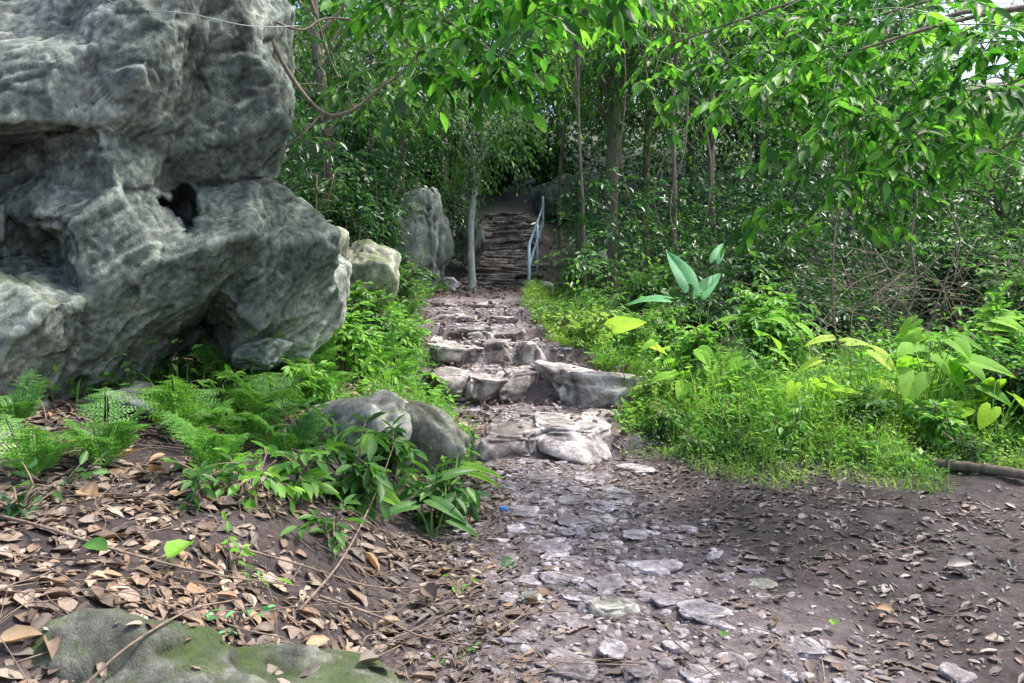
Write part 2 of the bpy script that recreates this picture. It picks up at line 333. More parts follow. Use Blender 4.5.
def cliff(name,blobs,vox,seed,mat,label,cat,holes=(),amp=1.0,nf=900,rid=.06):
    mb=MB()
    for (px,py,Y,rx,rz,ry) in blobs:
        c=P3(px,py,Y); k=Y/F0; V,F=ico(3); mb.add(V*np.array([rx*k,ry,rz*k])+c,F)
    o=mk(name,mb,mat); md=o.modifiers.new('r','REMESH'); md.mode='VOXEL'; md.voxel_size=vox*2.5
    sm=o.modifiers.new('s','SMOOTH'); sm.factor=.5; sm.iterations=8; me=bake(o)
    v,nn=getv(me); ca,sa=math.cos(.62),math.sin(.62)
    u=v[:,0]*ca+v[:,2]*sa; t=-v[:,0]*sa+v[:,2]*ca            # u runs along the diagonal grain, t across it
    w=np.stack([u*.42,v[:,1],t],1)
    wp=w+.15*np.stack([fbm(v*1.1,3,seed+20+j) for j in range(3)],1)
    v=v+nn*(amp*(.14*fbm(w*1.3,2,seed)+.22*facet(wp*1.0,seed+5,10)+.20*ridged(wp*1.5,2,seed+1)))[:,None]
    for (px,py,Y,r,dep) in holes:
        if r<.15: continue
        c=P3(px,py,Y); e=v-c; dirv=nrm(c-np.array([0,0,1.5])); al=e@dirv; pv=e-al[:,None]*dirv
        pe=np.linalg.norm(pv*np.array([.8,1,1.1]),axis=1)*(1+.5*fbm(v*2.2,2,seed+30))
        f=(1-ss(pe,r*.5,r*1.1))*(np.abs(al)<1.1)*(nn@dirv<.25); v=v+dirv*(dep*f)[:,None]
    setv(me,v)
    md=o.modifiers.new('d','DECIMATE'); md.ratio=min(1,nf/max(1,len(me.polygons)*2)); me=bake(o)   # broad flat fracture faces
    md=o.modifiers.new('r','REMESH'); md.mode='VOXEL'; md.voxel_size=vox; me=bake(o)
    v,nn=getv(me)
    for (px,py,Y,r,dep) in holes:
        if r>=.15: continue
        c=P3(px,py,Y); e=v-c; dirv=nrm(c-np.array([0,0,1.5])); al=e@dirv; pv=e-al[:,None]*dirv
        pe=np.linalg.norm(pv*np.array([1,1,.8]),axis=1)*(1+.45*fbm(v*5,2,seed+30))
        f=(1-ss(pe,r*.6,r*1.1))*(np.abs(al)<1.1)*(nn@dirv<.25); v=v+dirv*(dep*f)[:,None]
    setv(me,v); v,nn=getv(me)
    u=v[:,0]*ca+v[:,2]*sa; t=-v[:,0]*sa+v[:,2]*ca; w=np.stack([u*.5,v[:,1],t],1)
    wp=w+.08*np.stack([fbm(v*2,2,seed+40+j) for j in range(3)],1)
    d=rid*.22*ridged(wp*4,6,seed+3,.62)+.050*facet(wp*3.2,seed+7,45)+.020*facet(wp*8,seed+8,40)+.006*fbm(v*14,4,seed+9,.65)
    setv(me,v+nn*(d*amp)[:,None])
    me.polygons.foreach_set('use_smooth',np.full(len(me.polygons),True)); me.materials.clear(); me.materials.append(mat)
    return tag(o,label,cat)
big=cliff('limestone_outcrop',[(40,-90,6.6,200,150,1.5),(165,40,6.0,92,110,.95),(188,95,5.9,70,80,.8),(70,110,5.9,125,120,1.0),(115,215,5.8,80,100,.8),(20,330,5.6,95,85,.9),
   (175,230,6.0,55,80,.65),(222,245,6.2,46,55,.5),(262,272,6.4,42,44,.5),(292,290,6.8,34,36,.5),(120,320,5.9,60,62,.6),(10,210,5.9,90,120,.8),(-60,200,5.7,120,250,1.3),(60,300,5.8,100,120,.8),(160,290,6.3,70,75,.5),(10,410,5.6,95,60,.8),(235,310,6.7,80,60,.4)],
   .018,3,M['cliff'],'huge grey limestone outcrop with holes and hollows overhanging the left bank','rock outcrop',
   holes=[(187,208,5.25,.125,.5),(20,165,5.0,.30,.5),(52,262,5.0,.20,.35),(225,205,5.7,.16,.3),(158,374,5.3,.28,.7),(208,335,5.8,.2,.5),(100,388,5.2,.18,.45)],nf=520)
def rk(px,py,Y,rx,rz,ry,seed,mat,label,name='boulder',cat='boulder',**k):
    c=P3(px,py,Y); s=(rx*Y/F0,ry,rz*Y/F0); return rock(name,c,s,seed,M[mat],label,cat,**k)
rk(358,444,5.8,60,46,.36,21,'rock','pale grey boulder left of the mossy one beside the first step',sub=5,tilt=-.25)
rk(424,440,6.15,56,42,.36,27,'mossy','mossy grey-green boulder sloping down to the left foot of the steps',sub=5,tilt=.7)
fr=rk(85,752,2.35,275,136,.5,31,'foremoss','wide low moss covered rock at the bottom left foreground',sub=6,amp=.22,cuts=6,box=.2)
rk(368,274,9.5,36,38,.4,24,'mossy','pale angular rock above the ferns left of the path',sub=5,tilt=.5)
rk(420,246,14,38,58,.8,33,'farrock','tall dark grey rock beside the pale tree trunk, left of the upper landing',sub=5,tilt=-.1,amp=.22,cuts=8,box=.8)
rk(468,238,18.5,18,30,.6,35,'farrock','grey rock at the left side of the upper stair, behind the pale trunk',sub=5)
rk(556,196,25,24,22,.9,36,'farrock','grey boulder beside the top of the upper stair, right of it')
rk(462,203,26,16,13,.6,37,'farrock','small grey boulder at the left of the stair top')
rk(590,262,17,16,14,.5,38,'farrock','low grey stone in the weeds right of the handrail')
rk(330,262,8.6,24,34,.4,39,'mossy','mossy rock wedged behind the limestone outcrop')
rk(148,400,5.3,42,12,.25,40,'farrock','dark slanting slab of stone at the foot of the outcrop hollow',tilt=.3)  # dark stone puts the undercut's shadow into the slab's colour
rk(262,352,6.3,28,18,.3,43,'cliff','small fractured limestone block under the outcrop knob',sub=5)
rk(45,590,3.6,34,8,.1,41,'rock','flat low stone among dead leaves at the left edge')
rk(545,288,16.2,12,7,.3,44,'step','low stone at the foot of the handrail')
rk(450,286,16.5,12,8,.3,45,'step','low stone at the left foot of the distant stair')
def stepstone(px0,px1,ptop,pbot,Y,dep,seed,label,mat='step',tilt=0,box=.9):
    a=P3(px0,ptop,Y);b=P3(px1,pbot+4,Y); c=((a+b)/2); c[1]+=dep*.85; hz=(a[2]-b[2])/2
    s=((b[0]-a[0])/2*1.2,dep*1.35,hz*1.28)
    return rock('step_stone',c,s,seed,M[mat],label,'step stone',None,sub=5,box=box,amp=.15,tilt=tilt,top=.78,cuts=7)
stepstone(478,540,433,459,6.95,.40,51,'low brown left stone of the first step')
stepstone(520,604,427,456,7.05,.46,52,'wide pale right stone of the first step',tilt=.04,box=1.0)
stepstone(586,632,414,430,7.6,.28,53,'smooth grey stone just beyond the right end of the first step')
stepstone(426,482,370,394,8.5,.38,54,'blocky stone at the left end of the second step')
stepstone(470,512,376,396,8.45,.34,55,'dark cracked stone second from left in the second step')
stepstone(498,542,367,394,8.55,.36,58,'narrow upright stone in the middle of the second step')
rk(598,396,8.7,76,34,.55,57,'step','long pale boulder forming the right end of the second step',name='step_stone',cat='step stone',sub=5,box=.75,amp=.18,tilt=.1,top=.82,cuts=6)
nm=['left','middle','right']; rows=[(9.35,426,540,344,362,'third'),(10.25,422,522,329,343,'fourth'),(11.2,424,514,315,327,'fifth'),(12.2,428,510,303,314,'sixth')]
for ri,(Y,a0,a1,pt,pb,on) in enumerate(rows):
    e=a0+(a1-a0)*np.array([0,R0.uniform(.25,.45),R0.uniform(.6,.8),1])
    for k in range(3): stepstone(e[k]-2,e[k+1]+2,pt+R0.uniform(-2,2),pb+2,Y+R0.uniform(-.1,.1),R0.uniform(.34,.48),60+ri*3+k,f'{nm[k]} slab of the {on} step counted from the bottom',tilt=R0.uniform(-.08,.08))
rk(556,366,9.6,34,9,.4,75,'step','flat stone lying on the grass edge beside the third step',name='step_stone',cat='step stone',top=.8)
ordn=['first','second','third','fourth','fifth','sixth','seventh','eighth','ninth','tenth','eleventh','twelfth','thirteenth','fourteenth']
for k in range(14):
    Y=17.6+k*.46; z=1.78+k*.176; cx=float(cxf(Y))
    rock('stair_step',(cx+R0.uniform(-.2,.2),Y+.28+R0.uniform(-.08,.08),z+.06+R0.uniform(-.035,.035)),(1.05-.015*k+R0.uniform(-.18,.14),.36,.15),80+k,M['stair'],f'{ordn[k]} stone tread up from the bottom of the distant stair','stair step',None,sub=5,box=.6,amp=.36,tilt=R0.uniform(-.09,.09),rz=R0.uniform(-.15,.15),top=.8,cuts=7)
PS=[(583,523,27,.03,'path','flat pale almost square stone in the middle of the path'),
(612,612,22,.06,'rock','rounded grey-green stone sticking out of the lower path'),
(590,606,12,.05,'path','small upright stone touching the rounded grey-green one'),
(652,568,26,.02,'path','flat grey slab right of the path centre'),
(704,614,26,.022,'path','broad low slab on the right side of the lower path'),
(605,588,24,.025,'path','long flat stone just above the rounded grey-green one'),
(548,548,20,.022,'path','mid grey stone below and left of the pale square one'),
(568,502,18,.026,'path','small pale stone directly above the pale square one'),
(540,480,18,.022,'path','brownish stone left of the path just below the first step'),
(622,500,18,.016,'path','thin flat stone right of the pale square one'),
(640,535,20,.016,'path','worn slab between the pale square stone and the dark soil'),
(570,668,28,.03,'path','large half buried stone at the bottom edge of the path'),
(700,676,22,.026,'path','pale lump of stone at the very bottom right of the path stones'),
(640,470,18,.026,'step','low stone at the right edge of the path by the grass'),
(596,478,18,.022,'path','small flat stone centred below the first step'),
(520,512,16,.022,'path','brown stone on the left rim of the path by the leafy plant'),
(560,580,18,.016,'path','flat stone pressed into the left side of the lower path'),
(520,640,18,.022,'path','dark low stone at the left margin of the lower path'),
(672,602,16,.016,'path','small slab just left of the broad low one'),
(760,585,14,.012,'rock','lone grey stone in the dark soil right of the path'),
(530,600,14,.026,'rock','small knobbly stone among dead leaves left of the path')]
occ=[]
for i,(px,py,hw,hh,mt,lb) in enumerate(PS):
    c=G(px,py); r=hw*c[1]/F0; occ.append((c[0],c[1],r))
    rock('path_stone',(c[0],c[1],c[2]+.002),(r*1.2,r*R0.uniform(.85,1.1),hh+.014),100+i,M[mt],lb,'stone',None,sub=4,box=.8,amp=.2,rz=R0.uniform(-.4,.4),top=.62,cuts=12)
n=0; tries=0; cob=MB()
while n<950 and tries<28000:
    tries+=1; y=2.2+R0.random()**1.0*9.6; x=float(cxf(y))+R0.normal()*float(wf(y))*.38-.14*(y<7); r=(.028+.058*R0.random()**1.5) if n<275 else R0.uniform(.014,.034)
    if abs(y-7.1)<.2 or abs(y-8.6)<.3: continue
    if any((x-a)**2+(y-b)**2<(r+c)**2*.72 for a,b,c in occ): continue
    occ.append((x,y,r)); n+=1
    cc=(x,y,h1(x,y)-.002); s3=(r*R0.uniform(.95,1.5),r*R0.uniform(.75,1.2),R0.uniform(.012,.022)+.14*r)
    if n<=275: rock('path_cobble',cc,s3,130+n%83,M['path'],'small worn stone half buried in the earth of the path','stone','small worn stones bedded in the path',sub=4 if r>.06 else 3,box=.75,amp=.24,rz=R0.uniform(0,3),top=.66,cuts=11)
    else: cob.add(*rockmesh(cc,s3,130+n%83,2,box=.6,amp=.25,rz=R0.uniform(0,3),top=.7,cuts=8))
tag(mk('pebbles',cob,M['path']),'smallest pebbles packed between the worn path stones','pebbles',None,'stuff')
rng=np.random.default_rng(91); N_=7500; y=1.9+rng.random(N_)**.8*9; x=cxf(y)+rng.normal(size=N_)*wf(y)*.6-.1; V0,F0_=ico(1); z=H(x,y)
s=(.004+.014*rng.random(N_)**2.5); S3=s[:,None]*rng.uniform(.6,1.4,(N_,3))*[1,1,.6]; jit=1+.25*rng.normal(size=(N_,len(V0),1)); a=rng.uniform(0,6.28,N_); ca,sa=np.cos(a)[:,None],np.sin(a)[:,None]
q=V0[None]*S3[:,None]*jit; q=np.stack([q[...,0]*ca-q[...,1]*sa,q[...,0]*sa+q[...,1]*ca,q[...,2]],-1)+np.stack([x,y,z+s*.2],1)[:,None]
tag(mk('gravel',MB().add(q.reshape(-1,3),(F0_[None]+(np.arange(N_)*len(V0))[:,None,None]).reshape(-1,3)),M['path'],smooth=False),'small stone chips and gravel strewn over the path','gravel',None,'stuff')
# ---------------------------------------------------------------- litter
def scatter(n,fx,fy,keep,Lr,mat,name,label,cat,curl=(.0,.5),wr=(.4,.6),seed=1,lift=.012,tilt=.28,hf=None,pw=1.8):
    rng=np.random.default_rng(seed); x=fx(rng,n); y=fy(rng,n); k=keep(x,y,rng); x=x[k];y=y[k]; n=len(x)
    z=(hf(x,y) if hf else H(x,y))+rng.uniform(.002,lift,n); e=.03; gx=(H(x+e,y)-H(x-e,y))/(2*e); gy=(H(x,y+e)-H(x,y-e))/(2*e)
    N=nrm(np.stack([-np.clip(gx,-1,1),-np.clip(gy,-1,1),np.ones(n)],1)+rng.normal(size=(n,3))*tilt)
    D=rng.normal(size=(n,3)); D-=N*(D*N).sum(1,keepdims=True); L=Lr[0]+(Lr[1]-Lr[0])*rng.random(n)**pw; W=L*rng.uniform(*wr,n)
    V,F=place(np.stack([x,y,z],1)-nrm(D)*L[:,None]*.5,D,N,L,W,T8,F8,curl=rng.uniform(*curl,n)*np.where(rng.random(n)<.5,1,-.5))
    V=V+rng.normal(size=V.shape)*.0013
    return tag(mk(name,MB().add(V,F),mat),label,cat,None,'stuff')
U=lambda a,b:(lambda rng,n:rng.uniform(a,b,n))
scatter(36000,U(-4.2,.6),U(1.5,8),lambda x,y,r:(x<cxf(y)-wf(y)*(.45+.6*r.random(len(x))))&(vn(np.stack([x*1.9,y*1.9,x*0],1),8)>-.35-.5*r.random(len(x))),(.008,.12),M['litter'],'leaf_litter','carpet of pinkish brown dead leaves covering the left bank','dead leaves',seed=2,lift=.020,curl=(-.1,.2),tilt=.12,wr=(.2,.75),pw=2.5)
scatter(30,U(-3.2,-.1),U(2.2,5),lambda x,y,r:(x<cxf(y)-wf(y)*.8),(.08,.15),M['orange'],'tan_litter','larger tan dead leaves lying on top of the brown litter','dead leaves',seed=22,lift=.045,curl=(0,.3),tilt=.2,wr=(.4,.6),pw=1)
scatter(23000,U(-.7,6.5),U(1.6,7.2),lambda x,y,r:(x>cxf(y)-wf(y)*1.05)&((x>cxf(y)+wf(y)*.4)|(r.random(len(x))<.5))&(vn(np.stack([x*2,y*2,x*0],1),9)>-.6*r.random(len(x))-.2),(.010,.095),M['litter2'],'path_litter','thin scatter of small dark dead leaves over the trodden earth','dead leaves',seed=3,curl=(-.08,.14),lift=.010,tilt=.08,wr=(.25,.65),pw=2.2)
scatter(9000,U(-2,3),U(7,24),lambda x,y,r:(np.abs(x-cxf(y))<wf(y)*1.3)&(r.random(len(x))<.8),(.03,.12),M['litter'],'step_litter','dead leaves lodged on the stone steps','dead leaves',seed=4,lift=.10)
bv=BVHTree.FromPolygons([fr.matrix_basis@v.co for v in fr.data.vertices],[list(p.vertices) for p in fr.data.polygons])
def rh(x,y):
    out=[]
    for a,b in zip(x,y):
        h=bv.ray_cast(Vector((a,b,3)),Vector((0,0,-1))); out.append(h[0].z if h[0] else -1)
    return np.maximum(np.array(out),H(x,y))
scatter(190,U(-2.0,-.3),U(1.9,2.9),lambda x,y,r:np.ones(len(x),bool),(.015,.10),M['litter'],'rock_litter','few dead leaves caught on the mossy foreground rock','dead leaves',seed=14,lift=.012,hf=rh,tilt=.2)
mb=MB(); rng=np.random.default_rng(12)
for i in range(1200):
    x=rng.uniform(-3,3.6);y=rng.uniform(1.8,6.8)
    if x>float(cxf(y))-.6 and rng.random()<.65: continue
    L=rng.uniform(.08,.7);a=rng.uniform(0,6.28); q=np.array([[x+math.cos(a)*L*t,y+math.sin(a)*L*t,0] for t in (-.5,-.15,.2,.5)]); q[1:3,:2]+=rng.normal(size=(2,2))*.03
    q[:,2]=H(q[:,0],q[:,1])+.02+rng.uniform(0,.04); mb.add(*tube(spline(q,3),rng.uniform(.0012,.004),.001,4))
tag(mk('fallen_twigs',mb,M['twig']),'thin dry twigs strewn over leaf litter and soil','twigs',None,'stuff')
def gleaf(px,py,L,mat,label,a=None,T=T8,F=F8,wr=.55,curl=.25,lift=.04):
    c=G(px,py); a=R0.uniform(0,6.28) if a is None else a
    if rh([c[0]],[c[1]])[0]>c[2]: c[2]=rh([c[0]],[c[1]])[0]
    V,Fc=place((c+[0,0,lift])[None]-np.array([[math.cos(a),math.sin(a),0]])*L/2,np.array([[math.cos(a),math.sin(a),.12]]),nrm(np.array([[R0.normal()*.2,-.5,1]])),np.array([L]),np.array([L*wr]),T,F,curl=np.array([curl]))
    tag(mk('fallen_leaf',MB().add(V,Fc),M[mat],None,tuple(c)),label,'leaf')
gleaf(20,655,.12,'orange','large curled orange-brown dead leaf at the bottom left corner',.4,lift=.02)
gleaf(318,655,.12,'orange','curled tan dead leaf lying on the mossy foreground rock',.9,lift=.02)
gleaf(181,568,.17,'bright','bright green fallen leaf standing in the brown litter',1.4,wr=.6,lift=.06)
gleaf(95,567,.13,'mid','dull green fallen leaf left of the bright green one',2.8,lift=.06)
gleaf(508,573,.11,'dark','dark green leaf lying on the left edge of the path',.8,wr=.7)
gleaf(88,510,.16,'orange','large tan dead leaf below the ferns at left',2.6,lift=.06)
gleaf(835,635,.06,'bright','small pale green leaf on the dark soil at lower right',1.0,wr=.8)
gleaf(722,645,.05,'bright','small pale green leaf right of the bottom path stones',2.0,wr=.8)
gleaf(960,575,.15,'litter2','dark curled dead leaf on the soil near the right edge',.1)
gleaf(430,607,.15,'litter','pale brown dead leaf between the foreground rock and the path',2.2,lift=.06)
gleaf(885,620,.08,'orange','rusty dead leaf on the dark soil right of centre',2.9)
c=G(503,512); V,F=rockmesh(c+[0,0,.02],(.035,.02,.018),5,3,amp=.3); tag(mk('litter_scrap',MB().add(V,F),M['bluelit'],None,tuple(c)),'crumpled blue scrap of plastic beside the leafy plant','litter')
def stick(pts,r0,r1,label,mat='twig',name='fallen_stick',cat='stick',sides=6,side=None):
    q=spline(pts,6); mb=MB().add(*tube(q,r0,r1,sides,.1)); 
    for s in (side or []): mb.add(*tube(spline(s,5),r1*1.1,r1*.4,5,.1))
    tag(mk(name,mb,M[mat],None,tuple(pts[0])),label,cat)
def gp(px,py,l=.03): return G(px,py)+[0,0,l]
stick([P3(80,690,2.1),P3(130,645,2.2),P3(190,610,2.4),P3(235,600,2.6)],.005,.003,'long thin stick leaning over the foreground mossy rock')
stick([gp(0,528,.05),gp(45,548,.08),gp(120,572,.08),gp(215,592,.07),gp(300,600,.06)],.007,.003,'long bent stick lying across the left leaf litter')
stick([gp(300,622,.05),gp(345,575,.1),gp(378,520,.2),gp(396,480,.3)],.006,.003,'curved bare stem rising through the leafy plant by the boulders')
stick([gp(935,470,.06),gp(965,474,.06),gp(1010,480,.06),gp(1060,490,.06)],.05,.035,'thick fallen branch lying along the grass edge at right','bark',sides=9)
stick([gp(810,452,.1),gp(830,430,.3),gp(845,400,.5)],.006,.003,'dry stem sticking up out of the grass at right')
stick([gp(235,560,.06),gp(300,580,.07),gp(380,600,.06),gp(455,590,.04)],.006,.002,'thin stick across the litter right of the green leaf')
stick([gp(320,610,.06),gp(380,640,.1),gp(420,650,.06),gp(470,655,.04)],.006,.003,'curving dry vine on the litter beside the foreground rock')
stick([P3(0,372,4.7),P3(40,400,4.7),P3(48,440,4.6)],.006,.003,'thin arching stem before the outcrop at the left edge')
stick([P3(95,-6,5.0),P3(130,8,5.0),P3(190,14,5.0),P3(250,26,5.25),P3(300,26,5.8)],.003,.003,'thin grey cable strung across the top of the limestone outcrop','wire',name='cable',cat='cable')
# ---------------------------------------------------------------- handrail
b=GY(529,15.6); rl=thing('handrail','bluish metal handrail on the right side of the distant stair','handrail',tuple(b))
A=b; B=GY(543,21.5); zt=1.0
for f in (0,.5,1):
    q=A+(B-A)*f; g=h1(q[0],q[1]); t_=A[2]+zt+(B[2]+1.05-A[2]-zt)*f+(.3 if f==1 else 0); mk('post',MB().add(*tube([[q[0],q[1],g-.2],[q[0],q[1],t_]],.036,.036,8)),M['metal'],rl,tuple(b))
for o_ in (0,-.45): mk('rail',MB().add(*tube(np.linspace(A+[0,0,zt+o_],B+[0,0,1.05+o_],6),.03,.03,8)),M['metal'],rl,tuple(b))
for o in rl.children: 
    me=o.data; n_=len(me.vertices); co_=np.zeros(n_*3,np.float32); me.vertices.foreach_get('co',co_)
# ---------------------------------------------------------------- plants
def shrub(px,Y,hgt,rad,nsp,k,lL,mat,label,seed,lw=.42,droop=.3,T=T4,F=F4,name='shrub',cat='shrub',group=None,base=None,ld=.3,x=None):
    rng=np.random.default_rng(seed); c=GY(px,Y) if base is None else np.array(base,float)
    t=thing(name,label,cat,tuple(c),group); st=MB(); lv=MB()
    ns=max(4,int(5+rad*5)); tips=[]
    for i in range(ns):
        a=rng.uniform(0,6.28); r=rad*rng.uniform(.15,.75); e=c+[math.cos(a)*r,math.sin(a)*r*.8,hgt*rng.uniform(.5,1)]
        q=spline([c+[rng.normal()*.04,rng.normal()*.04,-.08],c+(e-c)*[.35,.35,.55]+rng.normal(size=3)*.04*hgt,e],5); st.add(*tube(q,.008+.008*hgt,.004,5)); tips.append(q)
    S=[];D=[]
    for i in range(nsp):
        q=tips[rng.integers(ns)]; f=rng.integers(3,len(q)); p=q[f]; d=nrm(rng.normal(size=3)*[1,1,.55]+[0,0,.35]); S.append(p);D.append(d)
    S=np.array(S);D=np.array(D); Ln=rng.uniform(.25,.6,nsp)*max(rad,.35)
    sprays(lv,S,D,Ln,k,lL,lL*lw,rng,droop,T,F,stems=st if nsp<260 else None,ldroop=ld)
    mk('stem',st,M['twig'],t,tuple(c)); mk('foliage',lv,M[mat],t,tuple(c)); return t
def fern(base,nf,L,seed,label,mat='fern'):
    rng=np.random.default_rng(seed); c=np.array(base,float); t=thing('fern',label,'fern',tuple(c))
    for i in range(nf):
        a=2*np.pi*i/nf+rng.uniform(-.4,.4)
        l=L*rng.uniform(.6,1.15); el=rng.uniform(.85,1.4); d=np.array([math.cos(a),math.sin(a),0]); tt=np.linspace(0,1,14)
        q=c+d*(l*tt*.85)[:,None]*max(math.cos(el),.45); q[:,2]+=l*(math.sin(el)*tt-(.15+.45*rng.random())*tt**2.6)
        q+=np.cross(d,[0,0,1])*(rng.normal()*.12*l*tt**2)[:,None]
        mb=MB().add(*tube(q,.004,.0015,3))
        K=17; ts=np.repeat(np.linspace(.2,1,K),2); sgn=np.tile([-1,1],K); pos=np.stack([np.interp(ts,tt,q[:,j]) for j in range(3)],1)
        tg=nrm(np.gradient(q,axis=0)); tgi=nrm(np.stack([np.interp(ts,tt,tg[:,j]) for j in range(3)],1)); sd=nrm(np.cross(tgi,[0,0,1.])+1e-4); up=nrm(np.cross(sd,tgi))
        pl=l*.24*np.sin(np.pi*np.clip(ts*.86+.12,0,1))**.8; pd=nrm(sd*sgn[:,None]+tgi*.5-np.array([0,0,.3])+rng.normal(size=pos.shape)*.1)
        J=7; us=np.repeat(np.linspace(.1,1,J),2); s2=np.tile([-1,1],J)
        pp=pos[:,None]+pd[:,None]*(pl[:,None]*us[None])[...,None]; pside=nrm(np.cross(pd,up)); 
        dd_=nrm(pside[:,None]*s2[None,:,None]*(1.1-us[None,:,None]*.7)+pd[:,None]*(.6+us[None,:,None]*.6)); LL=pl[:,None]*.27*(1.15-.75*us[None])
        uu=np.repeat(up[:,None],2*J,1); V,F=place(pp.reshape(-1,3),dd_.reshape(-1,3),uu.reshape(-1,3)+1e-3,LL.ravel(),LL.ravel()*.48,T4[:4],np.array([[0,1,2],[0,2,3]])); mb.add(V,F)
        mk('frond',mb,M[mat],t,tuple(c))
def broad(base,leaves,label,mat='broad',name='broadleaf_plant',cat='plant',seed=1,wr=.62,T=None,F=None):
    rng=np.random.default_rng(seed); c=np.array(base,float); t=thing(name,label,cat,tuple(c)); T=TH if T is None else T; F=FH if F is None else F
    for (p,L,az,pi_) in leaves:
        p=np.array(p,float); d=np.array([math.cos(az)*math.cos(pi_),math.sin(az)*math.cos(pi_),math.sin(pi_)])
        mid=(c+p)/2+rng.normal(size=3)*.03; mid[2]+=.1*abs(p[2]-c[2]); mk('stalk',MB().add(*tube(spline([c-[0,0,.04],mid,p+d*L*.1],6),.006+.006*L,.004,5)),M['stem'],t,tuple(c))
        up=np.array([-d[0]*d[2],-d[1]*d[2],1-d[2]**2])+[rng.normal()*.2,-.45,.1]
        V,Fc=place(p[None],d[None],up[None],np.array([L]),np.array([L*wr]),T,F); mk('leaf',MB().add(V,Fc),M[mat],t,tuple(c))
def auto(base,n,hgt,sp,L,rng,azs=None):
    out=[]
    for i in range(n):
        a=rng.uniform(0,6.28); r=sp*rng.uniform(.3,1); out.append((np.array(base)+[math.cos(a)*r,math.sin(a)*r,hgt*rng.uniform(.5,1)],L*rng.uniform(.7,1.1),a+rng.normal()*.3,rng.uniform(-.7,.25)))
    return out
FN=[(35,480,.45,'fern at the far left under the outcrop, its fronds over the leaf litter'),(105,470,.55,'second fern from the left edge at the outcrop foot'),(15,430,.4,'fern tucked against the outcrop at the left edge'),
(185,445,.7,'fern below the dark hollow of the outcrop'),(238,405,.9,'light fern springing beside the outcrop foot'),(270,430,.8,'fern between the outcrop and the pale boulder'),
(300,392,.95,'fern on the slope behind the pale boulder'),(215,480,.5,'low fern over dead leaves right of the hollow'),(330,365,1.0,'fern above the pale boulder near the outcrop knob'),
(375,372,.8,'fern directly behind the mossy sloping boulder'),(405,350,.6,'fern leaning over the left end of the second step'),(350,335,.95,'upper fern below the pale angular rock'),(290,465,.5,'small fern left of the pale boulder'),(405,322,.5,'fern beside the fourth step on the left bank'),
(320,410,.65,'fern pressed against the back of the pale boulder'),(285,372,.7,'fern under the right end of the outcrop'),(250,450,.55,'fern in the gap between the hollow and the pale boulder'),(395,385,.5,'small fern squeezed beside the left block of the second step')]
for i,(px,py,L,lb) in enumerate(FN): fern(G(px,py),9,L,200+i,lb)
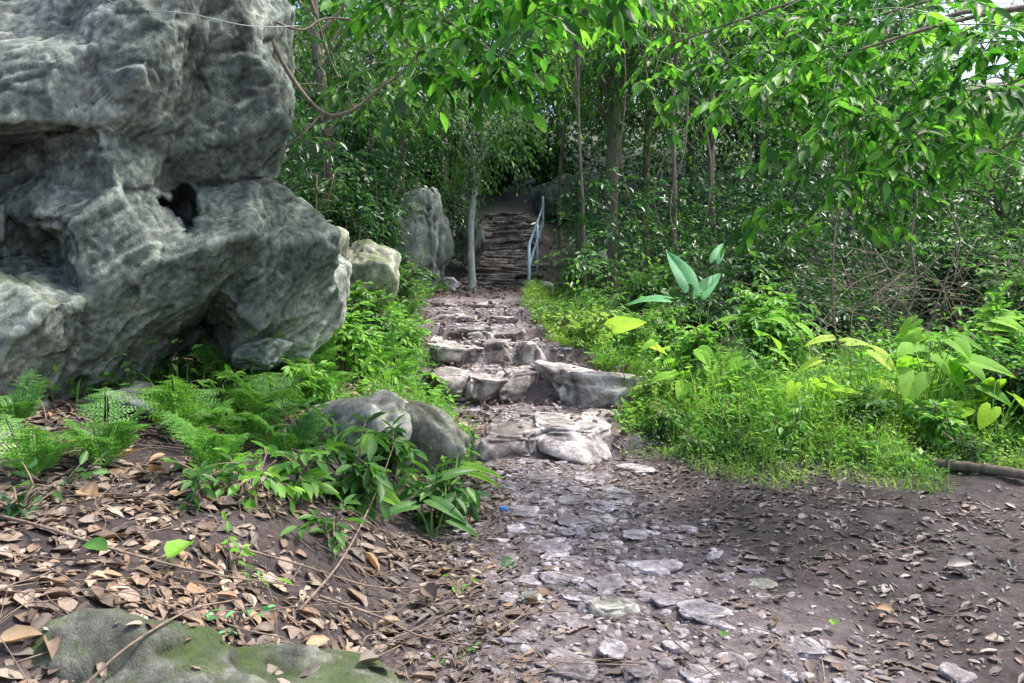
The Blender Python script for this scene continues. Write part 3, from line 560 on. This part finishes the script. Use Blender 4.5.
for i,(px,Y,h,r,n,k,l,mt,lb) in enumerate([
 (345,7.6,.8,.6,150,9,.09,'bright','bright leafy bush on the left bank below the pale angular rock'),
 (395,9.0,.6,.5,150,9,.09,'bright','leafy bush overhanging the left side of the third step'),
 (365,8.8,.75,.45,140,9,.09,'mid','leafy bush half covering the pale angular rock'),
 (305,6.4,.45,.4,60,8,.10,'bright','small bright bush right of the outcrop knob'),
 (225,5.4,.5,.35,40,7,.09,'bright','little leafy bush at the foot of the outcrop'),
 (395,11.6,.8,.7,220,9,.10,'mid','green bush left of the fifth step'),
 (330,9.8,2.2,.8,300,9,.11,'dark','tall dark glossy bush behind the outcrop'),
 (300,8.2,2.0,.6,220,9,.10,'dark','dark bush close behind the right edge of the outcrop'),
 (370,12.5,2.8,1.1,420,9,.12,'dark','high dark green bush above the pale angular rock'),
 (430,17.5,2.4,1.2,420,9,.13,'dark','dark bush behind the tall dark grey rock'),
 (385,13.2,1.4,.5,180,9,.11,'mid','bush hiding the left flank of the tall dark grey rock'),
 (560,10.8,.7,.6,170,9,.08,'bright','bright herb clump on the right verge of the fifth step'),
 (552,12.8,.5,.45,140,9,.08,'bright','green clump right of the landing near the handrail'),
 (590,12.3,1.0,.8,240,9,.09,'bright','light green bush right of the landing'),
 (585,9.6,.55,.5,140,8,.07,'grassy','small herb clump beside the flat stone of the third step'),
 (625,10.4,.9,.7,220,9,.09,'bright','leafy bush behind the long pale boulder'),
 (690,8.3,.95,.5,170,9,.10,'bright','vivid green bush right of the long pale boulder'),
 (655,8.0,.5,.4,110,8,.07,'grassy','low light clump touching the long pale boulder'),
 (650,14,1.2,1.0,320,9,.11,'mid','green bush below the brown tree trunk'),
 (578,16.5,.7,.7,220,9,.10,'mid','green bush right of the handrail foot'),
 (700,12,1.3,.9,300,9,.11,'dark','dark bush behind the plant with upright bluish leaves'),
 (775,9.6,1.3,.75,260,9,.13,'bright','bush with hanging lance shaped leaves right of the bluish plant'),
 (740,8.8,.6,.5,150,8,.09,'bright','light bush at the back of the grass patch, left part'),
 (830,11,1.2,1.0,320,9,.12,'dark','dark bush behind the pale yellow broad leaves'),
 (900,9.2,.8,.7,220,9,.11,'mid','bush behind the right part of the grass patch'),
 (975,8.4,.9,.7,240,9,.12,'bright','light bush near the right edge above the fallen branch'),
 (950,12.5,1.8,1.2,380,9,.13,'dark','high dark bush deep at the right under the overhanging leaves'),
 (1030,7.4,.9,.6,170,8,.12,'mid','bush cut by the right edge of the view'),
 (760,13.5,1.6,1.1,340,9,.12,'dark','shadowed bush in the middle of the right thicket'),  # its shadow is put into the dark leaf colour
 (1040,10,1.6,1.0,300,9,.13,'mid','tall bush at the far right behind the light one'),
 (500,28,2.4,1.8,420,9,.2,'dark','dark bush closing off the top of the stair'),
 (440,25,2.6,1.5,420,9,.2,'dark','dark bush left of the top of the stair'),
 (550,27,3.0,1.6,460,9,.2,'mid','bush above the grey boulder right of the stair top'),
 (660,11.2,1.0,.7,220,9,.10,'bright','light bush left of the bluish leaved plant'),
 (265,6.0,.35,.4,60,7,.11,'bright','low broad herb between the outcrop knob and the ferns'),
 (720,7.3,.5,.4,80,7,.09,'bright','leafy weed growing at the left of the grass patch'),
 (790,6.9,.4,.35,60,7,.08,'bright','leafy weed in the front of the grass patch'),
 (865,7.2,.5,.4,80,7,.09,'mid','dull green weed in the middle of the grass patch'),
 (935,6.9,.45,.35,60,7,.09,'bright','leafy weed near the thick fallen branch'),
 (665,7.3,.4,.3,60,7,.06,'grassy','small pale weed at the front left tip of the grass patch'),
 (830,8.4,.5,.4,80,8,.09,'bright','weed clump at the back of the grass under the pale leaves'),
 (750,6.75,.24,.25,36,6,.06,'mid','little weed on the soil edge before the grass'),
 (880,6.5,.2,.25,34,6,.05,'bright','little bright weed on the soil edge at right'),
 (690,6.8,.28,.25,40,6,.06,'bright','small weed leaning onto the path from the grass tip'),
 (970,6.4,.3,.3,44,6,.07,'mid','small weed in front of the thick fallen branch'),
 (1000,9.0,1.2,.6,180,8,.13,'bright','light bush at the right edge behind the large leaved plant')]):
    shrub(px,Y,h,r,n,k,l,'grass' if mt=='grassy' else mt,lb,300+i,T=T8 if Y<10 else T4,F=F8 if Y<10 else F4)
for i,(px,py,h,r,n,l,mt,lb) in enumerate([(352,505,.44,.28,36,.16,'mid','broad leaved green plant in front of the pale boulder'),(440,525,.34,.26,26,.17,'mid','big leaved plant at the left edge of the path below the mossy boulder'),
   (395,480,.36,.25,26,.14,'bright','light leaved plant between boulder and path edge'),(330,545,.2,.16,12,.10,'mid','small green plant low in the litter below the boulders'),(232,575,.16,.12,9,.07,'bright','tiny herb in the leaf litter beside the bright green fallen leaf'),
   (300,500,.3,.22,22,.13,'bright','low plant left of the broad leaved one'),(470,600,.06,.1,4,.05,'bright','tiny seedling in dead leaves by the path stones'),(20,520,.14,.2,8,.12,'dark','low dark plant at the left edge of the litter'),(238,640,.10,.06,6,.05,'blue','tiny bluish seedling growing on the mossy foreground rock'),(455,668,.06,.08,6,.05,'bright','small seedling at the bottom edge between rock and path'),
   (250,500,.24,.2,18,.11,'bright','leafy herb on the bank left of the boulders'),(60,500,.1,.15,8,.1,'mid','small herb on the litter under the leftmost ferns'),(455,450,.2,.16,16,.08,'bright','small bright herb at the foot of the mossy sloping boulder'),(372,465,.3,.2,22,.12,'mid','herb growing in the gap between the two boulders'),(308,460,.42,.24,30,.12,'bright','leafy herb hiding the left end of the pale boulder'),(200,500,.18,.16,12,.1,'mid','herb at the litter edge below the dark hollow')]):
    bb=G(px,py); 
    if py==640: bb[2]=rh([bb[0]],[bb[1]])[0]
    shrub(px,3,h,r,n,4 if n>9 else 3,l,mt,lb,400+i,lw=.42,T=T8,F=F8,base=bb,name='leafy_plant',cat='plant',droop=.2)
rng=np.random.default_rng(50)
b=GY(700,9.0)
broad(b,[(P3(690,288,9.0),.66,2.1,1.0),(P3(700,296,9.1),.56,.7,.75),(P3(668,300,8.9),.5,2.9,.1),(P3(715,262,9.2),.4,.9,.9)],'tall plant with upright bluish green broad leaves behind the vivid bush','blue',seed=3,wr=.4)
broad(GY(632,8.2),[(P3(612,328,8.2),.42,.2,.35),(P3(650,345,8.2),.22,0,-.3)],'plant with one glowing yellow green leaf behind the long pale boulder','yellow',seed=4,wr=.85)
broad(GY(850,7.8),[(P3(832,338,7.8),.28,3.0,-.1),(P3(845,343,7.8),.36,.2,.1),(P3(872,350,7.8),.34,-.8,-.6),(P3(875,383,7.7),.36,-.2,-.2),(P3(905,390,7.7),.32,-1.2,-.6),(P3(820,360,7.7),.32,2.6,-.4)],'plant with pale yellow broad leaves above the grass patch','pale_leaf',seed=5,wr=.55)
broad(GY(925,7.6),auto(GY(925,7.6),13,1.0,.5,.42,rng),'large leaved green plant right of the pale yellow one','broad',seed=6)
broad(GY(1000,6.9),auto(GY(1000,6.9),8,.6,.35,.34,rng),'large leaved plant at the right edge above the fallen branch','yellow',seed=7)
broad(GY(690,7.8),auto(GY(690,7.8),14,.9,.4,.24,rng),'plant with glossy heart shaped leaves within the vivid bush','broad',seed=8)
broad(GY(760,8.1),auto(GY(760,8.1),11,1.1,.45,.30,rng),'plant with light green heart shaped leaves behind the grass','broad',seed=9)
broad(GY(812,7.4),auto(GY(812,7.4),7,.62,.3,.22,rng),'low plant with broad leaves rising from the middle of the grass','yellow',seed=13)
broad(GY(960,8.6),auto(GY(960,8.6),9,1.25,.5,.40,rng),'tall large leaved plant behind the green one near the right edge','broad',seed=14)
broad(G(490,478),[(P3(462,466,5.9),.34,0,-.1),(P3(470,474,5.8),.26,-.4,-.1)],'low plant with long light leaf reaching over the path by the first step','broad',seed=10,wr=.3)
broad(G(350,480),[(P3(340,455,4.9),.26,2.2,.6),(P3(352,470,4.85),.26,.3,.1),(P3(335,480,4.8),.24,3.6,-.2),(P3(372,490,4.8),.28,-.6,-.1),(P3(360,450,5),.22,1.2,.7)],'plant with upright spoon shaped leaves before the pale boulder','broad',seed=11,wr=.42)
broad(G(432,540),[(P3(430,500,4.7),.28,-.5,-.2),(P3(442,478,4.8),.26,.4,.3),(P3(415,505,4.7),.24,3.7,0),(P3(450,520,4.6),.22,-.2,-.3)],'plant with long pointed leaves spilling on the path edge','mid',seed=12,wr=.4)
def grass(n,fx,fy,keep,Lr,mat,name,label,seed,cat='grass',w=.018,lf=.5,clump=1.7,ls=1,hm=None):
    rng=np.random.default_rng(seed); x=fx(rng,n);y=fy(rng,n); kk=keep(x,y,rng); x=x[kk];y=y[kk]; n=len(x); z=H(x,y)-.01
    cn=vn(np.stack([x*clump,y*clump,0*x],1),4)*.5+.5+.3*vn(np.stack([x*4,y*4,0*x],1),6)
    L=rng.uniform(*Lr,n)*(.35+1.1*np.clip(cn,0,1.2)); a=rng.uniform(0,6.28,n); lean=rng.uniform(.15,1.0,n)
    if hm is not None: L=L*hm(x,y)
    d=np.stack([np.cos(a),np.sin(a),0*a],1); P=np.stack([x,y,z],1); tt=np.array([0,.4,.75,1.0]); V=[]
    s=np.stack([-np.sin(a),np.cos(a),0*a],1); W=w*rng.uniform(.5,1.2,n)
    for j,t in enumerate(tt):
        c=P+d*(L*lean*t*t)[:,None]; c[:,2]+=L*(t-.45*lean*t*t); ww=(W*[.6,1,.7,.05][j])[:,None]; V+= [c-s*ww/2,c+s*ww/2]
    V=np.stack(V,1).reshape(-1,3); F=np.array([[0,1,3,2],[2,3,5,4],[4,5,7,6]]); FF=(F[None]+(np.arange(n)*8)[:,None,None]).reshape(-1,4)
    mb=MB().add(V,FF); m_=int(n*lf); id_=rng.integers(n,size=m_); hp=P[id_]+np.stack([rng.normal(size=m_)*.05,rng.normal(size=m_)*.05,L[id_]*rng.uniform(.3,1.1,m_)],1)
    V,F=place(hp,rdir(rng,m_)*[1,1,.4],nrm(np.array([0,0,1.])+rng.normal(size=(m_,3))*.4),ls*rng.uniform(.02,.055,m_),ls*rng.uniform(.010,.024,m_),T4,F4); mb.add(V,F)
    return tag(mk(name,mb,M[mat]),label,cat,None,'stuff')
def gedge(x): return 6.48+.28*np.sin(x*1.7)+.2*np.sin(x*5.1+1)-.12*np.clip(x-3,0,3)+np.clip(1.6-x,0,1)*1.3
hmf=lambda x,y:(.35+.95*ss(y-gedge(x),-.1,1.2))*(.65+.7*(vn(np.stack([x*.9,y*.9,x*0],1),47)*.5+.5))
grass(26000,U(1.0,7),U(5.2,9.3),lambda x,y,r:(y-gedge(x)>-.6+1.9*r.random(len(x))**1.4*(.3+vn(np.stack([x*1.5,y*1.5,x*0],1),44)*.5+.5))&(x>cxf(y)+wf(y)*.95),(.12,.55),'grass','grass_patch','feathery light green grass and weeds right of the path before the thicket',61,w=.009,lf=1.2,clump=1.2,hm=hmf)
grass(9000,U(1.0,7),U(5.5,9.3),lambda x,y,r:(y-gedge(x)>-.3+.6*r.random(len(x)))&(x>cxf(y)+wf(y)*.9)&(vn(np.stack([x*1.3,y*1.3,x*0],1),45)>-.1),(.12,.55),'bright','broad_weeds','small leaved weeds mixed through the grass at right',64,cat='weeds',w=.010,lf=1.4,clump=1.0,ls=2.4,hm=hmf)
grass(14000,U(-.2,3),U(8.9,17),lambda x,y,r:(x>cxf(y)+wf(y)*1.0)&(x<cxf(y)+wf(y)+1.6),(.08,.28),'grass','verge_grass','green grass and herbs along the right edge of the steps',62,w=.012,lf=1.4,ls=1.6)
grass(9000,U(-3.5,-.3),U(4.7,16),lambda x,y,r:(x<cxf(y)-wf(y)*1.05)&(r.random(len(x))<ss(y,4.7,6.6))&(vn(np.stack([x*1.6,y*1.6,x*0],1),49)>-.25),(.12,.40),'fern','bank_grass','grass and low herbs on the left bank between the ferns',63,w=.012,lf=1.3,ls=2.4)
def mass(n,k,fx,fy,fh,lL,mat,name,label,seed,cat='undergrowth',keep=None,clump=1.1,thr=-.05,zb=0):
    rng=np.random.default_rng(seed); x=fx(rng,n);y=fy(rng,n); z=H(x,y)+rng.random(n)**.8*fh(x,y)+zb; S=np.stack([x,y,z],1)
    kk=vn(S*clump,seed)+.3*vn(S*clump*2.3,seed+1)>thr
    if keep: kk&=keep(x,y,z)
    S=S[kk]; mb=MB(); sprays(mb,S,rng.normal(size=S.shape)*[1,1,.5]+[0,-.3,.2],rng.uniform(.3,.7,len(S))*(lL/.12)**.6,k,lL,lL*.42,rng,.35)
    return tag(mk(name,mb,M[mat]),label,cat,None,'stuff')
clear=lambda x,y,z:(np.abs(x-cxf(y))>wf(y)+.45+.02*y)|(y>26)
right=lambda x,y,z:(x>cxf(y)+wf(y)+.7)
gap=lambda lo,hi:(lambda x,y:np.interp((x/y)*F0+512,[0,900,945,1100],[hi,hi-1,lo,lo]))
mass(6500,7,U(1,16),U(9.5,20),lambda x,y:1.6+.02*y,.13,'mid','undergrowth','tangled green undergrowth of the right thicket',71,keep=right,thr=.08)
mass(7500,7,U(1,16),U(11,22),lambda x,y:2.8,.14,'dark','deep_undergrowth','shaded undergrowth deeper in the right thicket',72,keep=right)  # deep thicket shade put into the colour with the darker leaves
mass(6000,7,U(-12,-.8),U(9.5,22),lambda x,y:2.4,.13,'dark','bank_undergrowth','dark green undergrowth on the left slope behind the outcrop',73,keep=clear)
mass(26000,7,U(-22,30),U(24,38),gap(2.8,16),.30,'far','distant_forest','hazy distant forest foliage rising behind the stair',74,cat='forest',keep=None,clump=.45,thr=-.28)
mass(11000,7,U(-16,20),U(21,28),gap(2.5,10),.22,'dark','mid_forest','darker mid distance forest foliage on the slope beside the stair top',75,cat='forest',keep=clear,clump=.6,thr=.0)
# ---------------------------------------------------------------- trees
def tree(px,Y,hgt,cr,tr,label,seed,lmat='mid',bmat='bark',lean=0,lL=.16,nsp=420,cz=None,k=8,crh=None,droop=.4):
    rng=np.random.default_rng(seed); c=GY(px,Y); t=thing('tree',label,'tree',tuple(c)); cz=hgt*.68 if cz is None else cz
    top=c+[lean*hgt,rng.normal()*.4,hgt]; pts=[c-[0,0,.3]]
    for f in (.25,.5,.75,1): pts.append(c+(top-c)*f+rng.normal(size=3)*[.18,.18,0]*f)
    q=spline(pts,7); mk('trunk',MB().add(*tube(q,tr,tr*.25,10,.08,rng)),M[bmat],t,tuple(c))
    cc=c+(top-c)*(cz/hgt); crh=crh or cr*1.1; ncl=18; cl=cc+rdir(rng,ncl)*(rng.random((ncl,1))**.4)*[cr,cr,crh]
    lb=MB(); 
    for p in cl:
        f=int(np.clip(.75*(p[2]-c[2])/hgt*len(q),4,len(q)-2)); lb.add(*tube(spline([q[f],(q[f]+p)/2+[0,0,.25],p],5),tr*.3,.01,5))
    mk('limbs',lb,M[bmat],t,tuple(c)); idx=rng.integers(ncl,size=nsp); S=cl[idx]+rng.normal(size=(nsp,3))*cr*.24; D=nrm(S-cc)+rng.normal(size=(nsp,3))*.6
    mb=MB(); sprays(mb,S,D,rng.uniform(.35,.8,nsp),k,lL,lL*.4,rng,droop); mk('crown',mb,M[lmat],t,tuple(c)); return t
TR=[(473,15.5,6,1.2,.085,'slender pale barked tree beside the tall dark grey rock','mid','pale',.0,.15,600,4.0,1.5),
(608,18,9,2.0,.22,'stout brown trunked tree right of the stair','mid','bark',.02,.18,650,6.6,2.1),
(560,27,12,2.6,.18,'tree behind the stair top, just right of it','mid','bark',0,.24,750,6.5,3.2),
(645,20,11,2.2,.12,'thin tree right of the stout brown one','dark','bark',.04,.2,650,6.6,2.8),
(715,17,8,2.2,.11,'leafy tree behind the bluish leaved plant','mid','bark',-.03,.17,600,5.2,2.2),
(790,21,9,2.6,.16,'tree deep in the centre of the right thicket','dark','bark',.02,.2,850,5.2,3.0),
(850,15,5,1.6,.09,'smaller tree behind the pale yellow leaved plant','dark','bark',.0,.16,520,3.4,1.8),
(925,20,5.0,1.7,.13,'low tree under the bright sky gap at right','mid','bark',0,.2,480,3.0,1.8),
(1015,14,3.4,1.3,.10,'low tree at the right edge beneath the sky gap','mid','bark',-.05,.16,400,2.2,1.3),
(330,13,8.5,2.2,.13,'tree rising behind the limestone outcrop','mid','bark',-.04,.17,800,5.2,2.8),
(400,18,9,2.3,.13,'dark tree above the pale angular rock','dark','bark',.03,.18,850,5.4,3.0),
(445,24,11,2.5,.15,'tree left of the stair top','dark','bark',0,.2,800,6.0,3.4),
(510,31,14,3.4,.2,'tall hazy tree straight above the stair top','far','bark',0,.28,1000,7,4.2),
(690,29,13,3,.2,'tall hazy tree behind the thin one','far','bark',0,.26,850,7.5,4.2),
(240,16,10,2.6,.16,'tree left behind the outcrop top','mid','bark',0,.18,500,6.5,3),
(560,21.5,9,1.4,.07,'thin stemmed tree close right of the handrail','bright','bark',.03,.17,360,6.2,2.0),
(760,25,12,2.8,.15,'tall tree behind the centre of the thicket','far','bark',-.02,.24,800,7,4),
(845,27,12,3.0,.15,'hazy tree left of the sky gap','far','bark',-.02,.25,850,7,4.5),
(670,15,8,.8,.06,'slim sapling in front of the thin tree','bright','bark',.02,.15,160,6.8,1.2),
(585,14.5,7,.8,.045,'slim sapling right of the handrail, left of the stout trunk','bright','bark',-.02,.15,160,6.2,1.2)]
for i,(px,Y,h,cr,tr,lb,lm,bm_,ln,lL,ns,cz,crh) in enumerate(TR): tree(px,Y,h,cr,tr,lb,500+i,lm,bm_,ln,lL,ns,cz,crh=crh)
def limb(parent,org,pts,r0,r1,zones,mat,seed,lL,lw,k=7,nper=26,spread=.42,droop=.28,bmat='bark',ld=.4):
    rng=np.random.default_rng(seed); q=spline(pts,7); br=mk('branch',MB().add(*tube(q,r0,r1,7,.08,rng)),M[bmat],parent,org)
    S=[];D=[];tw=MB(); n0=int(len(q)*zones)
    for i in range(n0,len(q)):
        for j in range(max(1,nper//max(1,len(q)-n0))):
            e=q[i]+rng.normal(size=3)*[spread,spread,spread*.6]-[0,0,spread*.15]; tw.add(*tube(spline([q[i],(q[i]+e)/2+[0,0,.08],e],4),.004,.002,4)); S.append(e);D.append((e-q[i])*[1,1,.5]+rng.normal(size=3)*.15)
            for _ in range(2): S.append(e); D.append(rng.normal(size=3)*[1,1,.4])
            S.append((q[i]+e)/2+[0,0,.05]); D.append(rng.normal(size=3)*[1,1,.4])
    mb=MB(); S=np.array(S);D=np.array(D); sprays(mb,S,D,rng.uniform(.22,.42,len(S)),k,lL,lL*lw,rng,droop,T8,F8,stems=tw,ldroop=ld)
    fo=mk('foliage',mb,M[mat],br); t_=mk('twigs',tw,M['stem'],br)
    for ch in (fo,t_): ch.location=(-org[0],-org[1],-org[2])
b=np.array([6.6,7.0,h1(6.6,7.0)]); ot=thing('overhanging_tree','tree outside the right edge whose drooping leafy branches fill the upper right','tree',tuple(b))
q=spline([b-[0,0,.3],b+[-.1,0,1.6],b+[.1,-.2,3.2],b+[0,-.3,5.2]],7); mk('trunk',MB().add(*tube(q,.22,.1,12,.06)),M['bark'],ot,tuple(b))
fk=b+[.1,-.2,3.2]
LB=[[(1000,-60,5.5),(860,-20,5.6),(740,20,5.7),(640,55,5.8)],[(1010,10,5.2),(900,40,5.2),(810,75,5.2),(730,105,5.3)],[(1040,80,4.8),(960,110,4.8),(890,150,4.9),(850,175,5.0)],
[(1060,0,4.6),(960,20,4.5),(890,40,4.5),(830,60,4.5)],[(1060,100,5.6),(1020,135,5.6),(980,165,5.7)],[(960,-80,6.2),(820,-60,6.4),(700,-20,6.5),(620,20,6.6)],[(1050,-40,5.8),(930,0,5.9),(830,30,6),(770,50,6)],[(1070,50,6.3),(1000,90,6.4),(930,140,6.4),(880,165,6.4)],
[(1090,0,6.2),(1030,10,6.3),(970,30,6.3)],[(1090,50,4.9),(1040,70,5.0),(1000,90,5.0)]]
for i,l in enumerate(LB): limb(ot,tuple(b),[fk+[0,0,.4*(i%4)]]+[P3(*p) for p in l],.022,.004,.5 if i in(3,8,9) else .58,'back',600+i,.13,.44,nper={4:12,3:18,8:8,9:8}.get(i,21),k=8,ld=.5,droop=.3,spread=.34)
b=np.array([-3.1,8.2,h1(-3.1,8.2)]); lt=thing('arching_tree','tree behind the outcrop whose bare curved branch and big leaves reach over the path','tree',tuple(b))
q=spline([b-[0,0,.2],b+[-.1,-.1,1.5],b+[.0,-.3,3.0],b+[.3,-.5,4.4]],7); mk('trunk',MB().add(*tube(q,.12,.06,10,.08)),M['bark'],lt,tuple(b))
tp=q[-2]
limb(lt,tuple(b),[tp,P3(330,-60,6.6),P3(390,-2,6.2),P3(440,18,6.0),P3(490,50,5.9),P3(500,60,5.9)],.022,.006,.45,'back',650,.18,.5,k=5,nper=6,spread=.25,ld=.6)
limb(lt,tuple(b),[tp,P3(360,-110,6.2),P3(460,-60,5.6),P3(540,-30,5.2),P3(590,-15,5.0)],.022,.006,.45,'back',651,.2,.5,k=5,nper=8,spread=.25,ld=.6)
limb(lt,tuple(b),[tp,P3(300,-20,7.6),P3(330,60,7.8),P3(360,120,8)],.025,.008,.3,'dark',652,.14,.42,k=6,nper=26,spread=.45)
limb(lt,tuple(b),[tp,P3(340,-40,7),P3(400,30,7.2),P3(430,80,7.4)],.025,.008,.3,'mid',653,.14,.42,k=6,nper=18,spread=.35)
stick([P3(244,-25,5.9),P3(262,20,5.9),P3(292,78,6.0),P3(324,113,6.1),P3(352,110,6.2),P3(380,88,6.3),P3(412,62,6.4),P3(440,8,6.5)],.022,.009,'bare brown branch curving down beside the outcrop and up again','bark',name='bare_branch',cat='branch',sides=8,side=[[P3(322,113,6.1),P3(302,135,6.0),P3(284,146,5.9)]])
stick([P3(250,10,5.8),P3(300,30,6),P3(330,18,6.2),P3(400,28,6.5)],.013,.006,'thin brown branch sticking out from the outcrop top','bark',name='bare_branch',cat='branch')
LI=[(655,100,250,15,'thin liana hanging in front of the thin tree'),(575,20,200,19,'liana hanging above the handrail'),(700,60,240,13,'liana beside the leafy tree behind the bluish plant'),(835,200,340,10,'dry vine hanging in the right thicket'),(905,230,330,9.5,'dry vine right of the first dry vine in the thicket'),(955,220,340,10,'dry vine near the right edge'),(625,40,230,14.5,'single hanging vine left of the thin tree'),(685,120,260,12.5,'short vine behind the bluish leaves')]
for i,(px,p0,p1,Y,lb) in enumerate(LI):
    r_=np.random.default_rng(700+i); stick([P3(px+r_.uniform(-16,16),p,Y) for p in np.linspace(p0-80,p1,5)],.014,.010,lb,'twig',name='liana',cat='vine')
rng=np.random.default_rng(77); mb=MB()
for i in range(80):
    c0=P3(rng.uniform(790,1050),rng.uniform(265,350),rng.uniform(8.5,11)); a=rng.normal(size=3)*[.6,.3,.4]; mb.add(*tube(spline([c0-a,c0+rng.normal(size=3)*.2,c0+a-[0,0,.2]],5),.006,.002,4))
tag(mk('dry_vines',mb,M['twig']),'tangle of thin dry brown vines in the right thicket','vines',None,'stuff')
# ---------------------------------------------------------------- camera, light
cam=bpy.data.cameras.new('camera'); co=bpy.data.objects.new('camera',cam); C.objects.link(co); co.location=(0,0,CZ); co.rotation_euler=(math.pi/2,0,0)
cam.lens=26; cam.sensor_width=36; cam.shift_y=-(341.5-HY)/1024; cam.clip_end=1000; SC.camera=co
sd=Vector((.46,.10,.88)).normalized()
su=bpy.data.lights.new('sun','SUN'); su.energy=5.0; su.angle=math.radians(2.5); su.color=(1,.96,.89); so=bpy.data.objects.new('sun',su); C.objects.link(so); so.rotation_euler=sd.to_track_quat('Z','Y').to_euler()
w=bpy.data.worlds.new('World'); SC.world=w; w.use_nodes=True; nt=w.node_tree; sk=nt.nodes.new('ShaderNodeTexSky'); sk.sky_type='NISHITA'; sk.sun_disc=False
sk.sun_elevation=math.asin(sd.z); sk.sun_rotation=math.atan2(sd.x,sd.y); sk.air_density=1.0; sk.dust_density=5.0
nt.links.new(sk.outputs[0],nt.nodes['Background'].inputs[0]); nt.nodes['Background'].inputs[1].default_value=.38
SC.view_settings.view_transform='Standard'; SC.view_settings.look='None'; SC.view_settings.exposure=0
